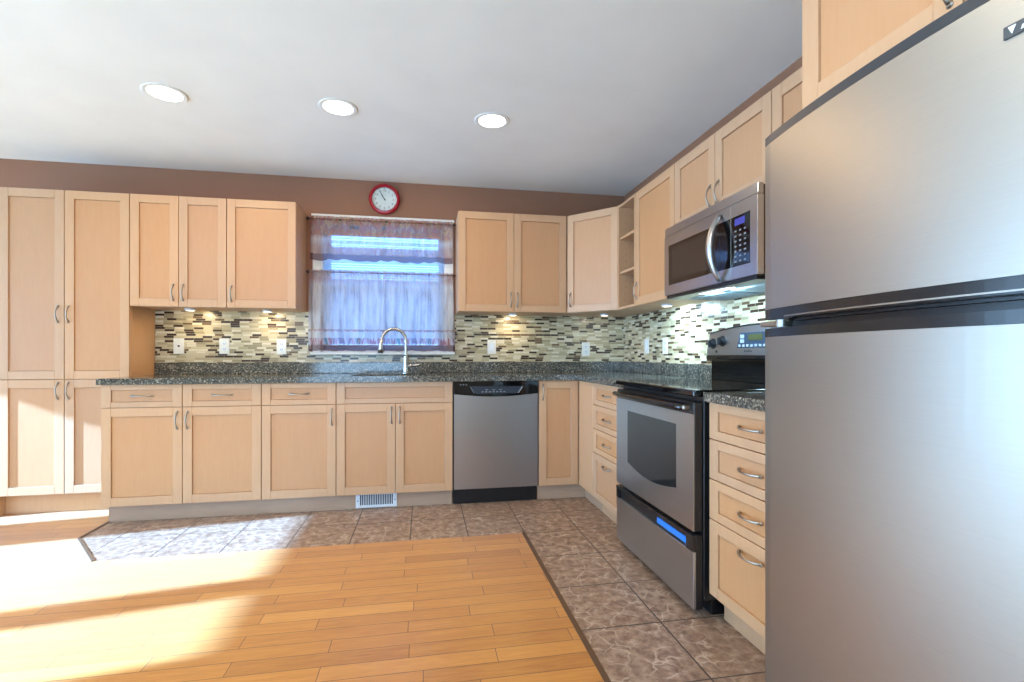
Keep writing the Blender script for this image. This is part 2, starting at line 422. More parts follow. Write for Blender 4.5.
# ------------------------------------------------------------------ room shell
TILE = [(.582, YR), (XW, YR), (XW, YW), (-1.965, YW), (-1.965, 3.535), (-1.959, 3.238), (-1.671, 2.868), (.582, 2.868)]
WOOD = [(XL, YR), (.582, YR), (.582, 2.868), (-1.671, 2.868), (-1.959, 3.238), (-1.965, 3.535), (-1.965, YW), (XL, YW)]
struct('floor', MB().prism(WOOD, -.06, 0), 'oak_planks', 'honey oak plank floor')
struct('floor_bounce_carpet', MB().box((-5.2, -3.3, .0005), (.3, .9, .012), ID, .004), 'carpet', 'unseen pale carpet behind, added to bounce light')  # unseen carpet, added to bounce sunlight up to the ceiling
f = struct('floor_tiles', MB().prism(TILE, -.06, 0), 'stone_tiles', 'brown veined stone tile floor along the cabinets')
mb = MB()
mb.box((.578, YR, -.001), (.600, 2.87, .004), ID, .0015)
for a, b in (((-1.671, 2.868), (-1.959, 3.238)), ((-1.959, 3.238), (-1.966, 3.532))):
    d = Vector((b[0]-a[0], b[1]-a[1], 0)); L = d.length; d.normalize(); n = Vector((-d.y, d.x, 0))
    T = Matrix(((d.x, n.x, 0, a[0]), (d.y, n.y, 0, a[1]), (0, 0, 1, 0), (0, 0, 0, 1)))
    mb.box((0, -.009, -.001), (L, .009, .004), T, .0015)
struct('trim_1', mb, 'trim_brown', 'dark strip between wood and tile floor')
mb = MB(); mb.box((XL-.2, YR-.2, ZC), (XW+.2, YW+.2, ZC+.1)); struct('ceiling', mb, 'ceiling_paint', 'off white ceiling')

def wall(name, T, L, H, th, holes, mat, label):
    """wall in local u,v (face at w=0, thickness behind), with rectangular holes"""
    mb = MB(); us = sorted({0, L, *[h[0] for h in holes], *[h[1] for h in holes]}); vs_ = sorted({0, H, *[h[2] for h in holes], *[h[3] for h in holes]})
    for a, b in zip(us, us[1:]):
        for c, d in zip(vs_, vs_[1:]):
            if any(h[0] <= a+1e-6 and b <= h[1]+1e-6 and h[2] <= c+1e-6 and d <= h[3]+1e-6 for h in holes): continue
            mb.box((a, c, -th), (b, d, 0), T)
    bmesh.ops.remove_doubles(mb.bm, verts=mb.bm.verts[:], dist=1e-5)
    return struct(name, mb, mat, label)
WX0, WX1, WZ0, WZ1 = -.795, .182, 1.085, 2.105        # sink window opening
wall('wall_back', frame((XL-.2, YW, 0), (1, 0, 0), (0, -1, 0)), XW-XL+.4, ZC, .2, [(WX0-XL+.2, WX1-XL+.2, WZ0, WZ1)], 'brown_paint', 'brown painted back wall')
wall('wall_right', frame((XW, YW, 0), (0, -1, 0), (-1, 0, 0)), YW-YR, ZC, .2, [], 'brown_paint', 'brown painted right wall')
LW = lambda y0, y1, z0, z1: (y0-YR, y1-YR, z0, z1)
PATIO = [(-.15, .92), (1.08, 1.57), (1.70, 2.666), (3.04, 3.95)]  # first leaf is unseen, added to let in more daylight
wall('wall_left', frame((XL, YR, 0), (0, 1, 0), (1, 0, 0)), YW-YR, ZC, .08, [LW(a, b, .04, 2.05) for a, b in PATIO]+[LW(-2.2, -.4, .6, 2.1)], 'cream_paint', 'cream left wall with patio doors')
wall('wall_rear', frame((XW, YR, 0), (-1, 0, 0), (0, 1, 0)), XW-XL, ZC, .08, [(2.142, 4.142, .5, 2.1)], 'cream_paint', 'cream wall behind')
def glazing(name, T, u0, u1, v0, v1, label, mull=()):
    mb = MB(); f_ = .03
    mb.box((u0, v0, -.05), (u0+f_, v1, -.02), T); mb.box((u1-f_, v0, -.05), (u1, v1, -.02), T)
    mb.box((u0+f_, v0, -.05), (u1-f_, v0+f_, -.02), T); mb.box((u0+f_, v1-f_*.4, -.05), (u1-f_, v1, -.02), T)
    for u in mull: mb.box((u-.02, v0+f_, -.05), (u+.02, v1-f_*.4, -.02), T)
    o = struct(name, mb, 'white_paint', label)
    struct('pane', MB().box((u0+f_, v0+f_, -.037), (u1-f_, v1-f_*.4, -.033), T), 'window_glass', None, o)
TL = frame((XL, YR, 0), (0, 1, 0), (1, 0, 0))
for i, (a, b) in enumerate(PATIO): glazing('door_%d' % (i+1), TL, a-YR, b-YR, .04, 2.05, 'patio door leaf in the left wall')
glazing('added_window_3', TL, -2.2-YR, -.4-YR, .6, 2.1, 'unseen lounge window added to the left wall for sunlight', (-1.3-YR,))  # unseen window, added so sun falls on the carpet and bounces
glazing('added_window_2', frame((XW, YR, 0), (-1, 0, 0), (0, 1, 0)), 2.142, 4.142, .5, 2.1, 'unseen front window added behind for fill daylight', (3.142,))  # unseen window, added and placed for fill daylight

# sink window: casing, jambs, sash, glass
mb = MB(); T = BACK(0, YW)
cx0, cx1, cz0, cz1 = -.855, .242, 1.062, 2.165
mb.box((cx0, WZ0-.01, 0), (WX0, cz1, .016), T, .002); mb.box((WX1, WZ0-.01, 0), (cx1, cz1, .016), T, .002)
mb.box((WX0, WZ1, 0), (WX1, cz1, .016), T, .002); mb.box((cx0-.008, WZ1+.047, .0), (cx1+.008, cz1+.004, .024), T, .002)
mb.box((cx0-.012, cz0, -.0), (cx1+.012, cz0+.022, .045), T, .003)                    # sill
for u in ((WX0, WX0+.012), (WX1-.012, WX1)): mb.box((u[0], WZ0, -.14), (u[1], WZ1, .002), T)
mb.box((WX0, WZ1-.012, -.14), (WX1, WZ1, .002), T); mb.box((WX0, WZ0, -.14), (WX1, WZ0+.012, .002), T)
win = struct('window_1', mb, 'white_paint', 'white cased window above the sink')
mb = MB()
a0, a1, b0, b1 = WX0+.012, WX1-.012, WZ0+.012, WZ1-.012
for zz in ((b0, (b0+b1)/2+.018), ((b0+b1)/2-.018, b1)):
    w = (-.115, -.085) if zz[0] == b0 else (-.14, -.116)
    mb.box((a0, zz[0], w[0]), (a0+.045, zz[1], w[1]), T, .002); mb.box((a1-.045, zz[0], w[0]), (a1, zz[1], w[1]), T, .002)
    mb.box((a0+.045, zz[0], w[0]), (a1-.045, zz[0]+.04, w[1]), T, .002); mb.box((a0+.045, zz[1]-.036, w[0]), (a1-.045, zz[1], w[1]), T, .002)
struct('sash', mb, 'white_paint', None, win)
struct('pane', MB().box((a0+.04, b0+.03, -.102), (a1-.04, (b0+b1)/2, -.098), T).box((a0+.04, (b0+b1)/2, -.13), (a1-.04, b1-.03, -.126), T), 'window_glass', None, win)

# wall added outside the sink window to cut the bright sky
mb = MB()
for k in range(34): mb.prism([(0, 0), (.026, 0), (.004, .118), (0, .118)], -3.2, 2.6, Matrix(((0, 0, 1, 0), (-1, 0, 0, 6.4), (0, 1, 0, .0+k*.12-.4), (0, 0, 0, 1))))
mb.box((-3.2, 6.4, -.4), (2.6, 6.5, 3.7)); struct('exterior_dimming_wall', mb, 'siding', 'pale grey-blue siding added outside to dim the window')
# mosaic backsplash
mb = MB(); z0 = 1.002; d = .008
mb.box((-1.968, z0, 0), (cx0-.013, ZU0+.004, d), T); mb.box((cx1+.013, z0, 0), (XW-.001, ZU0+.004, d), T); mb.box((cx0-.013, z0, 0), (cx1+.013, cz0-.001, d), T)
struct('wall_back_mosaic', mb, 'mosaic_back', 'beige and brown glass mosaic on back wall')
mb = MB(); TR = RIGHT(0, XW)
mb.box((-YW+.009, z0, 0), (-2.62, ZU0+.004, d), TR); mb.box((-2.62, .90, 0), (-1.30, 1.42, d), TR)
struct('wall_right_mosaic', mb, 'mosaic_right', 'beige and brown glass mosaic on right wall')

# ------------------------------------------------------------------ big appliances first: fridge
def fridge():
    y0, y1 = .42, 1.206; yc = (y0+y1)/2; hw = (y1-y0)/2
    t = thing('refrigerator', 'tall stainless top-freezer refrigerator at the right edge', 'refrigerator', (1.3, .8, 0))
    F = RIGHT(0, .922); u0, u1 = -y1, -y0
    bul = lambda u: .034*(1-((u+yc)/hw)**2)                       # the doors bow out towards the room
    link('body', MB().box((.992, y0+.004, .02), (1.69, y1-.004, 1.640), ID, .004), 'dark_cap', t)
    M = F @ Matrix(((1, 0, 0, 0), (0, 0, 1, 0), (0, 1, 0, 0), (0, 0, 0, 1)))
    def slab(v0, v1, back=-.062, off=0.0, a=None, b=None, bev=0.0):
        a = u0 if a is None else a; b = u1 if b is None else b
        mb = MB(); r = .007; n = 28; pts = [(a, back), (a, bul(a)-r+off)]
        for k in range(n+1): u = a+r*.5+(b-a-r)*k/n; pts.append((u, bul(u)+off-(r*.3 if k in (0, n) else 0)))
        pts += [(b, bul(b)-r+off), (b, back)]
        mb.prism(pts, v0, v1, M); return mb
    fz = link('freezer_door', slab(1.186, 1.632), 'fridge_steel', t)
    link('top_cap', slab(1.633, 1.655), 'dark_cap', fz)
    link('lower_trim', slab(1.158, 1.1855), 'band_gloss', fz)
    link('grip_recess', slab(1.1515, 1.1575, off=-.03, a=u0+.085), 'black_plastic', fz)
    link('trim_strip', slab(1.1615, 1.1645, back=.0, off=.002, a=u0+.09), 'nickel', fz)
    mb = MB(); B0 = frame((.922-bul(-.62)-.0005, .62, 0), (.085, -1, 0), (-1, -.085, 0))
    mb.box((0, 1.555, -.004), (.18, 1.575, .003), B0, .001); bd = link('badge', mb, 'badge_dark', t)
    mb = MB(); mb.prism([(.007, 1.571), (.017, 1.571), (.012, 1.559)], .003, .0042, B0); mb.prism([(.023, 1.559), (.025, 1.565), (.058, 1.572), (.056, 1.564)], .003, .0042, B0)
    for k in range(3): mb.box((.066+k*.026, 1.558, .003), (.084+k*.026, 1.571, .0042), B0)
    link('badge_mark', mb, 'white_metal', bd)
    rd = link('refrigerator_door', slab(.07, 1.111), 'fridge_steel', t)
    link('upper_trim', slab(1.1115, 1.134), 'band_gloss', rd)
    link('grip_lip', slab(1.1345, 1.142, off=-.022, a=u0+.085), 'black_plastic', rd)
    link('gap_gasket', slab(1.1425, 1.151, back=-.06, off=-.045), 'black_plastic', t)
    mb = MB(); mb.box((u0-.003, 1.1385, -.04), (u0+.066, 1.153, .010), F, .002); mb.lathe([(0, 0), (.013, 0), (.013, .018), (0, .018)], F @ Matrix.Translation((u0+.066, 1.1365, .0)) @ Matrix.Rotation(-PI/2, 4, 'X'), 16)
    h = link('hinge_bracket', mb, 'nickel', t); h['label'] = 'silver centre hinge'
    link('toe_grille', MB().box((.96, y0+.01, .0), (.99, y1-.01, .065), ID, .003), 'black_plastic', t)
fridge()

def cooker():
    y0, y1 = 1.808, 2.612; yc = (y0+y1)/2
    t = thing('range', 'stainless and black freestanding electric range between the drawer cabinets', 'oven', (1.38, yc, 0))
    F = RIGHT(0, 1.068); u0, u1 = -y1, -y0
    mb = MB(); mb.box((1.112, y0, .07), (1.705, y1, .895), ID, .003); mb.box((1.16, y0+.02, .0), (1.69, y1-.02, .075), ID)
    link('body', mb, 'black_plastic', t)
    mb = MB(); mb.box((1.066, y0-.004, .893), (1.70, y1+.004, .921), ID, .006, 2); link('cooktop', mb, 'black_gloss', t)
    # oven door
    mb = MB(); mb.box((u0+.004, .348, -.042), (u1-.004, .872, -.003), F, .004); d = link('oven_door', mb, 'black_plastic', t)
    # stainless face with the window cut out: strips round a smile-bottom window
    wl, wr, wt = u0+.150, u1-.140, .766
    n = 14; arc = []
    for k in range(n+1):
        s = k/n; arc.append((wl+(wr-wl)*s, .492-.034*math.sin(PI*s)))
    a0, a1, b0, b1 = u0+.004, u1-.004, .352, .822
    mb = MB()
    mb.box((a0, b0, -.004), (wl, b1, 0), F); mb.box((wr, b0, -.004), (a1, b1, 0), F); mb.box((wl, wt, -.004), (wr, b1, 0), F)
    for (p, q) in zip(arc, arc[1:]): mb.prism([(p[0], b0), (q[0], b0), q, p], -.004, 0, F)
    link('door_face', mb, 'range_steel', d)
    mb = MB(); mb.prism([(wl, wt)]+arc+[(wr, wt)], -.004, -.0015, F); link('door_window', mb, 'oven_glass', d)
    mb = MB()
    mb.mi = 0
    mb.tube([(a0+.035+(a1-a0-.07)*k/12, .848, .026+.010*math.sin(PI*k/12)) for k in range(13)], .013, F, 12)
    mb.mi = 1
    for u in (a0+.035, a1-.035): mb.box((u-.011, .838, -.004), (u+.011, .859, .030), F, .006, 2)
    link('handle', mb, ['black_gloss', 'nickel'], d)
    # drawer
    mb = MB(); mb.box((a0, .035, -.042), (a1, .335, -.012), F, .003); dr = link('storage_drawer', mb, 'black_plastic', t)
    link('drawer_face', MB().box((a0, .037, -.013), (a1, .268, 0), F, .002), 'range_steel', dr)
    mb = MB(); mb.box((a0, .316, -.013), (a1, .334, .003), F, .002); mb.box((a0, .268, -.013), (a0+.03, .316, .001), F); mb.box((a1-.055, .268, -.013), (a1, .316, .001), F)
    link('drawer_pull', mb, 'band_gloss', dr)
    b = link('blue_strip', MB().box((-2.14, .278, -.012), (-1.862, .304, -.008), F), 'blue_strip', dr); b['label'] = 'blue strip in the drawer pull'  # plain blue strip inside the pull recess
    # backguard
    G_ = RIGHT(0, 1.624)
    link('backguard_base', MB().box((u0+.012, .92, -.10), (u1-.012, 1.05, -.022), G_, .003), 'black_gloss', t)
    mb = MB(); n = 16; top = [(u0+.03+(u1-u0-.06)*k/n, 1.182+.030*math.sin(PI*k/n)) for k in range(n+1)]
    mb.prism([(u0-.004, 1.068), (u0+.004, 1.058)]+[(u1-.004, 1.058), (u1+.004, 1.068)]+top[::-1], -.095, 0, G_, .003)
    cp = link('control_panel', mb, 'range_steel', t)
    mb = MB(); mb.box((u0-.004, 1.036, -.095), (u1+.004, 1.060, .002), G_, .006, 2); link('panel_lip', mb, 'black_gloss', t)
    mb = MB(); mb.tube([(u, v+.003, -.002) for u, v in top], .004, G_, 8); link('panel_edging', mb, 'black_plastic', cp)
    for u, v in ((-2.545, 1.126), (-2.455, 1.138), (-1.965, 1.138), (-1.875, 1.126)):
        k = MB(); k.lathe([(0, 0), (.030, 0), (.030, .004), (.022, .006), (.020, .024), (0, .024)], G_ @ Matrix.Translation((u, v, -.0005)), 20)
        k.box((u-.005, v-.019, .02), (u+.005, v+.019, .032), G_, .002); link('knob', k, 'black_plastic', cp)
    mb = MB(); mb.prism([(-2.330, 1.098), (-2.09, 1.098), (-2.075, 1.176), (-2.302, 1.176)], -.002, .0025, G_, .001); dp = link('display_panel', mb, 'display_blue', t)
    link('clock_display', MB().box((-2.235, 1.135, .002), (-2.13, 1.167, .004), G_), 'display_olive', dp)
    for k in range(7): link('button', MB().box((-2.315+k*.032, 1.104, .002), (-2.297+k*.032, 1.116, .004), G_), 'button_grey', dp)
    for v in (1.124, 1.148): link('button', MB().box((-2.300, v, .002), (-2.268, v+.018, .004), G_), 'button_grey', dp)
    link('indicator_light', MB().lathe([(0, 0), (.008, 0), (.008, .002), (0, .002)], G_ @ Matrix.Translation((-2.514, 1.080, 0)), 12), 'ink', cp)
    mb = MB()
    for k in range(6):
        pass
    mb.tube([(-2.272+k*.004, 1.077+(.0075 if k % 2 else 0)*(1.4 if k in (1, 9) else 1), .0006) for k in range(16)], .0011, G_, 6)
    bmesh.ops.remove_doubles(mb.bm, verts=mb.bm.verts[:], dist=1e-6); link('panel_script', mb, 'ink', cp)
cooker()

def microwave():
    y0, y1 = 1.800, 2.569
    t = thing('microwave', 'stainless over-the-range microwave with curved bar handle', 'microwave', (1.54, 2.18, 1.38))
    F = RIGHT(0, 1.337); u0, u1 = -y1, -y0+.013
    U = lambda y: -y
    link('body', MB().box((1.36, y0, 1.392), (1.72, y1-.004, 1.766), ID, .003), 'side_brown', t)
    mb = MB(); mb.box((u0, 1.722, -.03), (u1, 1.768, -.002), F, .003)
    link('vent_strip', mb, 'range_steel', t)
    ds = U(1.962)
    mb = MB(); mb.box((u0, 1.392, -.03), (ds-.0005, 1.720, 0), F, .0008); d = link('door', mb, 'range_steel', t)
    mb = MB(); mb.box((U(2.520), 1.446, -.002), (U(2.045), 1.664, .0015), F, .001); w = link('door_window', mb, 'black_gloss', d)
    mb = MB(); mb.box((U(2.480), 1.470, .001), (U(2.135), 1.645, .0022), F); link('window_screen', mb, 'oven_glass', d)
    mb = MB(); mb.box((U(2.044), 1.446, -.002), (ds-.001, 1.664, .0015), F, .001); link('window_border', mb, 'black_gloss', d)
    mb = MB(); n = 18; pts = []; rs = []
    for k in range(n+1):
        s = k/n; pts.append((U(2.035), 1.398+.302*s, .006+.052*math.sin(PI*s)**.8)); rs.append(.012+.008*math.sin(PI*s))
    mb.tube(pts, rs, F, 12, .8); link('handle', mb, 'range_steel', d)
    mb = MB(); mb.box((ds+.0005, 1.392, -.03), (u1, 1.720, 0), F, .0008); c = link('control_panel', mb, 'range_steel', t)
    mb = MB(); mb.box((ds+.002, 1.446, -.002), (U(1.832), 1.664, .0015), F, .001); k = link('keypad', mb, 'black_gloss', t)
    link('display', MB().box((ds+.03, 1.622, .001), (ds+.098, 1.652, .0025), F), 'display_violet', k)
    for r in range(7):
        for q in range(3): link('button', MB().box((ds+.028+q*.032, 1.463+r*.022, .001), (ds+.042+q*.032, 1.470+r*.022, .0028), F, .001), 'button_grey', k)
    mb = MB(); mb.box((1.345, y0+.004, 1.374), (1.72, y1-.01, 1.393), ID, .003); h = link('hood_base', mb, 'black_plastic', t)
    for a, b in ((1.86, 2.14), (2.20, 2.50)):
        mb = MB(); mb.box((1.455, a, 1.3715), (1.675, b, 1.3745), ID)
        for k in range(12): mb.box((1.46+k*.018, a, 1.369), (1.468+k*.018, b, 1.3716), ID)
        link('grease_filter', mb, 'hood_grey', h)
    link('hood_lamp', MB().box((1.385, 2.06, 1.3715), (1.425, 2.30, 1.3745), ID), 'hood_lens', h)
microwave()
area('hood_light', (1.405, 2.18, 1.366), (.45, 0, -1), .06, .30, 14, (.50, .80, 1.0))

def dishwasher():
    x0, x1 = .206, .820; T = BACK()
    t = thing('dishwasher', 'built-in stainless dishwasher with black control strip between base cabinets', 'dishwasher', ((x0+x1)/2, 3.75, 0))
    mb = MB(); mb.box((x0+.004, YB+.03, .11), (x1-.004, YW-.03, .868), ID); link('tub', mb, 'black_plastic', t)
    mb = MB(); mb.box((x0, .112, -.03), (x1, .874, -.006), T, .002); fr = link('door', mb, 'black_plastic', t)
    n = 16; arc = [(x0+.006+(x1-x0-.012)*k/n, .786-.020*math.sin(PI*k/n)) for k in range(n+1)]
    mb = MB()
    for p, q in zip(arc, arc[1:]): mb.prism([(p[0], .115), (q[0], .115), (q[0], q[1]-.002), (p[0], p[1]-.002)], -.008, .0, T)
    bmesh.ops.remove_doubles(mb.bm, verts=mb.bm.verts[:], dist=1e-5)
    link('door_face', mb, 'washer_steel', fr)
    mb = MB()
    for p, q in zip(arc, arc[1:]): mb.prism([p, q, (q[0], .872), (p[0], .872)], -.008, .006, T)
    bmesh.ops.remove_doubles(mb.bm, verts=mb.bm.verts[:], dist=1e-5)
    cp = link('control_strip', mb, 'black_gloss', t)
    mb = MB(); mb.prism([(.322, .838), (.706, .838), (.660, .786), (.360, .786)], .004, .0075, T, .001); link('grip_pocket', mb, 'slot_dark', cp)
    for k in range(7): link('button', MB().box((.405+k*.026, .796, .007), (.419+k*.026, .803, .009), T), 'button_grey', cp)
    for k in range(3): link('indicator_light', MB().box((.430+k*.05, .812, .007), (.452+k*.05, .816, .009), T), 'button_grey', cp)
    link('pocket_edge', MB().prism([(.664, .790), (.674, .790), (.704, .834), (.694, .834)], .007, .009, T), 'button_grey', cp)
    link('pocket_edge', MB().prism([(.325, .834), (.329, .834), (.352, .792), (.348, .792)], .007, .009, T), 'button_grey', cp)
    for k in range(3): link('emblem_mark', MB().box((.252+k*.02, .848, .006), (.262+k*.02, .853, .0075), T), 'button_grey', cp)
    mb = MB(); mb.box((x0+.004, .0, -.10), (x1-.004, .108, -.052), T, .002); link('toe_panel', mb, 'black_plastic', t)
dishwasher()

# ------------------------------------------------------------------ cabinets
def carcass(name, t, a, b, mat='maple'):
    return link(name, MB().box(a, b, ID, .001), mat, t)
B = BACK(); UB = BACK(0, YU); RB = RIGHT(); UR = RIGHT(0, XU)
g_base, g_wall = 'maple base cabinets', 'maple wall cabinets'

# pantry
t = thing('pantry_cabinet', 'floor-to-top maple pantry cabinet with two tall and two short doors, far left', 'cabinet', (-2.35, 3.92, 0), 'maple pantry')
carcass('body', t, (-2.735, YU+.021, .1325), (-1.970, YW-.001, ZU1-.001))
link('added_end_panel', MB().box((-2.756, YU, 0), (-2.7365, YW-.001, ZU1-.001), ID, .001), 'maple', t); carcass('plinth', t, (-2.735, YU+.058, 0), (-1.972, YW-.001, .132))  # end panel added out of view to keep sun off the plinth
door(t, -2.735, -2.357, .898, ZU1, UB, -2.393, 1.333); door(t, -2.357, -1.970, .898, ZU1, UB, -2.332, 1.333)
door(t, -2.735, -2.357, .132, .898, UB, -2.393, .822); door(t, -2.357, -1.970, .132, .898, UB, -2.332, .822)

# wall cabinets left of the window
t = thing('wall_cabinet', 'two-door maple wall cabinet next to the tall pantry', 'cabinet', (-1.665, 3.92, ZU0), g_wall)
carcass('body', t, (-1.969, YU+.021, ZU0), (-1.362, YW-.001, ZU1-.001))
door(t, -1.969, -1.667, ZU0, ZU1, UB, -1.700, 1.492); door(t, -1.667, -1.362, ZU0, ZU1, UB, -1.638, 1.492)
t = thing('wall_cabinet', 'single-door maple wall cabinet just left of the curtained window', 'cabinet', (-1.13, 3.92, ZU0), g_wall)
carcass('body', t, (-1.361, YU+.021, ZU0), (-.902, YW-.001, ZU1-.001)); door(t, -1.361, -.902, ZU0, ZU1, UB, -1.330, 1.492)
# right of the window
t = thing('wall_cabinet', 'two-door maple wall cabinet just right of the curtained window', 'cabinet', (.69, 3.92, ZU0), g_wall)
carcass('body', t, (.262, YU+.021, ZU0), (1.117, YW-.001, ZU1-.001))
door(t, .262, .694, ZU0, ZU1, UB, .668, 1.487); door(t, .694, 1.117, ZU0, ZU1, UB, .720, 1.487)
# diagonal corner
t = thing('corner_cabinet', 'diagonal maple corner wall cabinet with one door under the ceiling corner', 'cabinet', (1.5, 3.84, ZU0), g_wall)
A = Vector((1.119, YU, 0)); C = Vector((XU, 3.426, 0)); dU = (C-A); L = dU.length; dU.normalize(); dN = Vector((dU.y, -dU.x, 0))
if dN.x > 0: dN = -dN
DG = frame((A.x, A.y, 0), dU, dN)
ins = -dN*.021
mb = MB(); mb.prism([(1.119, YW-.001), (A.x, A.y+.03), (C.x+.03, C.y+.001), (XW-.001, 3.426), (XW-.001, YW-.001)], ZU0, ZU1-.001); link('body', mb, 'maple', t)
door(t, .004, L-.004, ZU0, ZU1, DG, .034, 1.492)
# open shelf cabinet
t = thing('open_shelf_cabinet', 'narrow open maple shelf cabinet with two shelves and no door', 'cabinet', (1.58, 3.28, ZU0), g_wall)
ys0, ys1 = 3.138, 3.424
mb = MB(); mb.box((XU, ys1-.016, ZU0), (XW-.001, ys1, ZU1-.001), ID, .001); mb.mi = 1
for x in (XU+.05, XU+.19):
    for k in range(14): mb.lathe([(0, 0), (.003, 0), (.003, .001), (0, .001)], frame((x, ys1-.016, 1.46+k*.048), (1, 0, 0), (0, -1, 0)), 8)
link('side_panel', mb, ['maple_inside', 'trim_brown'], t); carcass('side_panel', t, (XU, ys0, ZU0), (XW-.001, ys0+.016, ZU1-.001), 'maple_inside')
carcass('bottom_panel', t, (XU, ys0+.016, ZU0), (XW-.001, ys1-.016, ZU0+.018), 'maple'); carcass('top_panel', t, (XU, ys0+.016, ZU1-.019), (XW-.001, ys1-.016, ZU1-.001), 'maple')
carcass('back_panel', t, (XW-.009, ys0+.016, ZU0+.018), (XW-.001, ys1-.016, ZU1-.019), 'maple_inside')
for z in (1.652, 1.904):
    carcass('shelf', t, (XU+.006, ys0+.017, z), (XW-.010, ys1-.017, z+.018), 'maple')
mb = MB(); mb.box((XU-.004, ys1-.018, ZU0), (XU+.0, ys1, ZU1-.001), ID)
link('front_edge', mb, 'maple', t)
# wall cabinet between shelf and microwave
t = thing('wall_cabinet', 'single-door maple wall cabinet between open shelves and microwave', 'cabinet', (1.58, 2.87, ZU0), g_wall)
carcass('body', t, (XU+.021, 2.605, ZU0), (XW-.001, 3.136, ZU1-.001)); door(t, -3.136, -2.605, ZU0, ZU1, UR, -3.106, 1.492)
# above microwave
t = thing('wall_cabinet', 'short two-door maple cabinet above the microwave', 'cabinet', (1.58, 2.2, 1.77), g_wall)
carcass('body', t, (XU+.021, 1.809, 1.770), (XW-.001, 2.603, ZU1-.001))
door(t, -2.603, -2.210, 1.770, ZU1, UR, -2.245, 1.855); door(t, -2.210, -1.809, 1.770, ZU1, UR, -2.176, 1.855)
# between microwave and fridge
t = thing('wall_cabinet', 'single-door maple wall cabinet between microwave and refrigerator', 'cabinet', (1.58, 1.55, ZU0), g_wall)
carcass('body', t, (XU+.021, 1.300, ZU0), (XW-.001, 1.807, ZU1-.001)); door(t, -1.807, -1.300, ZU0, ZU1, UR, -1.33, 1.492)
# above fridge
t = thing('wall_cabinet', 'deep two-door maple cabinet above the refrigerator', 'cabinet', (1.43, .86, 1.78), g_wall)
OF = RIGHT(0, 1.118)
carcass('body', t, (1.139, .421, 1.785), (XW-.001, 1.297, ZU1-.001))
door(t, -1.297, -.848, 1.785, ZU1, OF, -.874, 1.872, .06); door(t, -.848, -.421, 1.785, ZU1, OF, -.820, 1.872, .06)

# base cabinets along the back wall, standing on one continuous kick board
struct('baseboard_back', MB().box((-1.963, YT, 0), (.203, YW-.001, ZB0), ID, .001), 'maple_kick_shaded', 'continuous maple kick board, shade put into its colour, under the back base cabinets')
t = thing('base_cabinet', 'left end maple base cabinet with two drawers over two doors', 'cabinet', (-1.5, 3.77, 0), g_base)
carcass('body', t, (-1.976, YB+.021, ZB0), (-1.046, YU-.003, ZB1-.001))
carcass('rear_body', t, (-1.966, YU-.003, ZB0), (-1.046, YW-.001, ZB1-.001))
for a, b, hu in ((-1.976, -1.515, -1.545), (-1.515, -1.046, -1.486)):
    drawer(t, a, b, ZS, ZB1, B); door(t, a, b, ZB0, ZS, B, hu, .645)
t = thing('base_cabinet', 'narrow maple base cabinet with one drawer over one door, left of sink', 'cabinet', (-.81, 3.77, 0), g_base)
carcass('body', t, (-1.045, YB+.021, ZB0), (-.578, YW-.001, ZB1-.001))
drawer(t, -1.045, -.578, ZS, ZB1, B); door(t, -1.045, -.578, ZB0, ZS, B, -.605, .645)
t = thing('sink_cabinet', 'maple sink base cabinet with wide false drawer front over two doors', 'cabinet', (-.19, 3.77, 0), g_base)
mb = MB()   # open-topped so the sink bowl hangs inside
mb.box((-.577, YB+.021, ZB0), (-.560, YW-.001, ZB1-.001)); mb.box((.186, YB+.021, ZB0), (.203, YW-.001, ZB1-.001))
mb.box((-.560, YB+.021, ZB0), (.186, YW-.001, ZB0+.018)); mb.box((-.560, YB+.021, ZB0+.018), (.186, YB+.035, ZB1-.001)); mb.box((-.560, YW-.012, ZB0+.018), (.186, YW-.001, ZB1-.001))
link('body', mb, 'maple', t)
drawer(t, -.577, .203, ZS, ZB1, B, False, name='false_front')
door(t, -.577, -.188, ZB0, ZS, B, -.216, .648); door(t, -.188, .203, ZB0, ZS, B, -.160, .648)
t = thing('corner_base_cabinet', 'maple corner base cabinet with narrow door right of the dishwasher', 'cabinet', (1.3, 3.7, 0), g_base)
mb = MB(); mb.prism([(.823, YB+.021), (XB+.021, YB+.021), (XB+.021, 3.154), (XW-.001, 3.154), (XW-.001, YW-.001), (.823, YW-.001)], ZB0, ZB1-.001); link('body', mb, 'maple', t)
mb = MB(); mb.prism([(.823, YT), (XK, YT), (XK, 3.154), (XW-.02, 3.154), (XW-.02, YW-.02), (.823, YW-.02)], 0, ZB0); link('toe_kick', mb, 'maple_kick_shaded', t)
door(t, .823, 1.119, ZB0, ZB1, B, .852, .79)
mb = MB(); mb.box((-YB+.006, ZB0+.0016, -.02), (-3.155, ZB1-.0016, 0), RB, .0014); mb.box((-YB+.052, ZB0+.03, -.001), (-3.165, ZB1-.03, .0015), RB, .001); link('filler_panel', mb, 'maple', t)

zd = [ZB0, .412, .571, .729, ZB1]
def drawers(label, ya, yb, grp):
    t = thing('drawer_cabinet', label, 'cabinet', (1.43, (ya+yb)/2, 0), grp)
    carcass('body', t, (XB+.021, ya, ZB0), (XW-.001, yb, ZB1-.001)); carcass('toe_kick', t, (XK, ya, 0), (XW-.02, yb, ZB0), 'maple')
    for k in range(4): drawer(t, -yb, -ya, zd[k], zd[k+1], RB, True, .055, .034 if k else .045, hv=(zd[k]+zd[k+1])/2 if k else .352)
drawers('maple four-drawer base cabinet between the corner and the range', 2.655, 3.152, g_base)
drawers('maple four-drawer base cabinet between range and refrigerator', 1.292, 1.790, g_base)

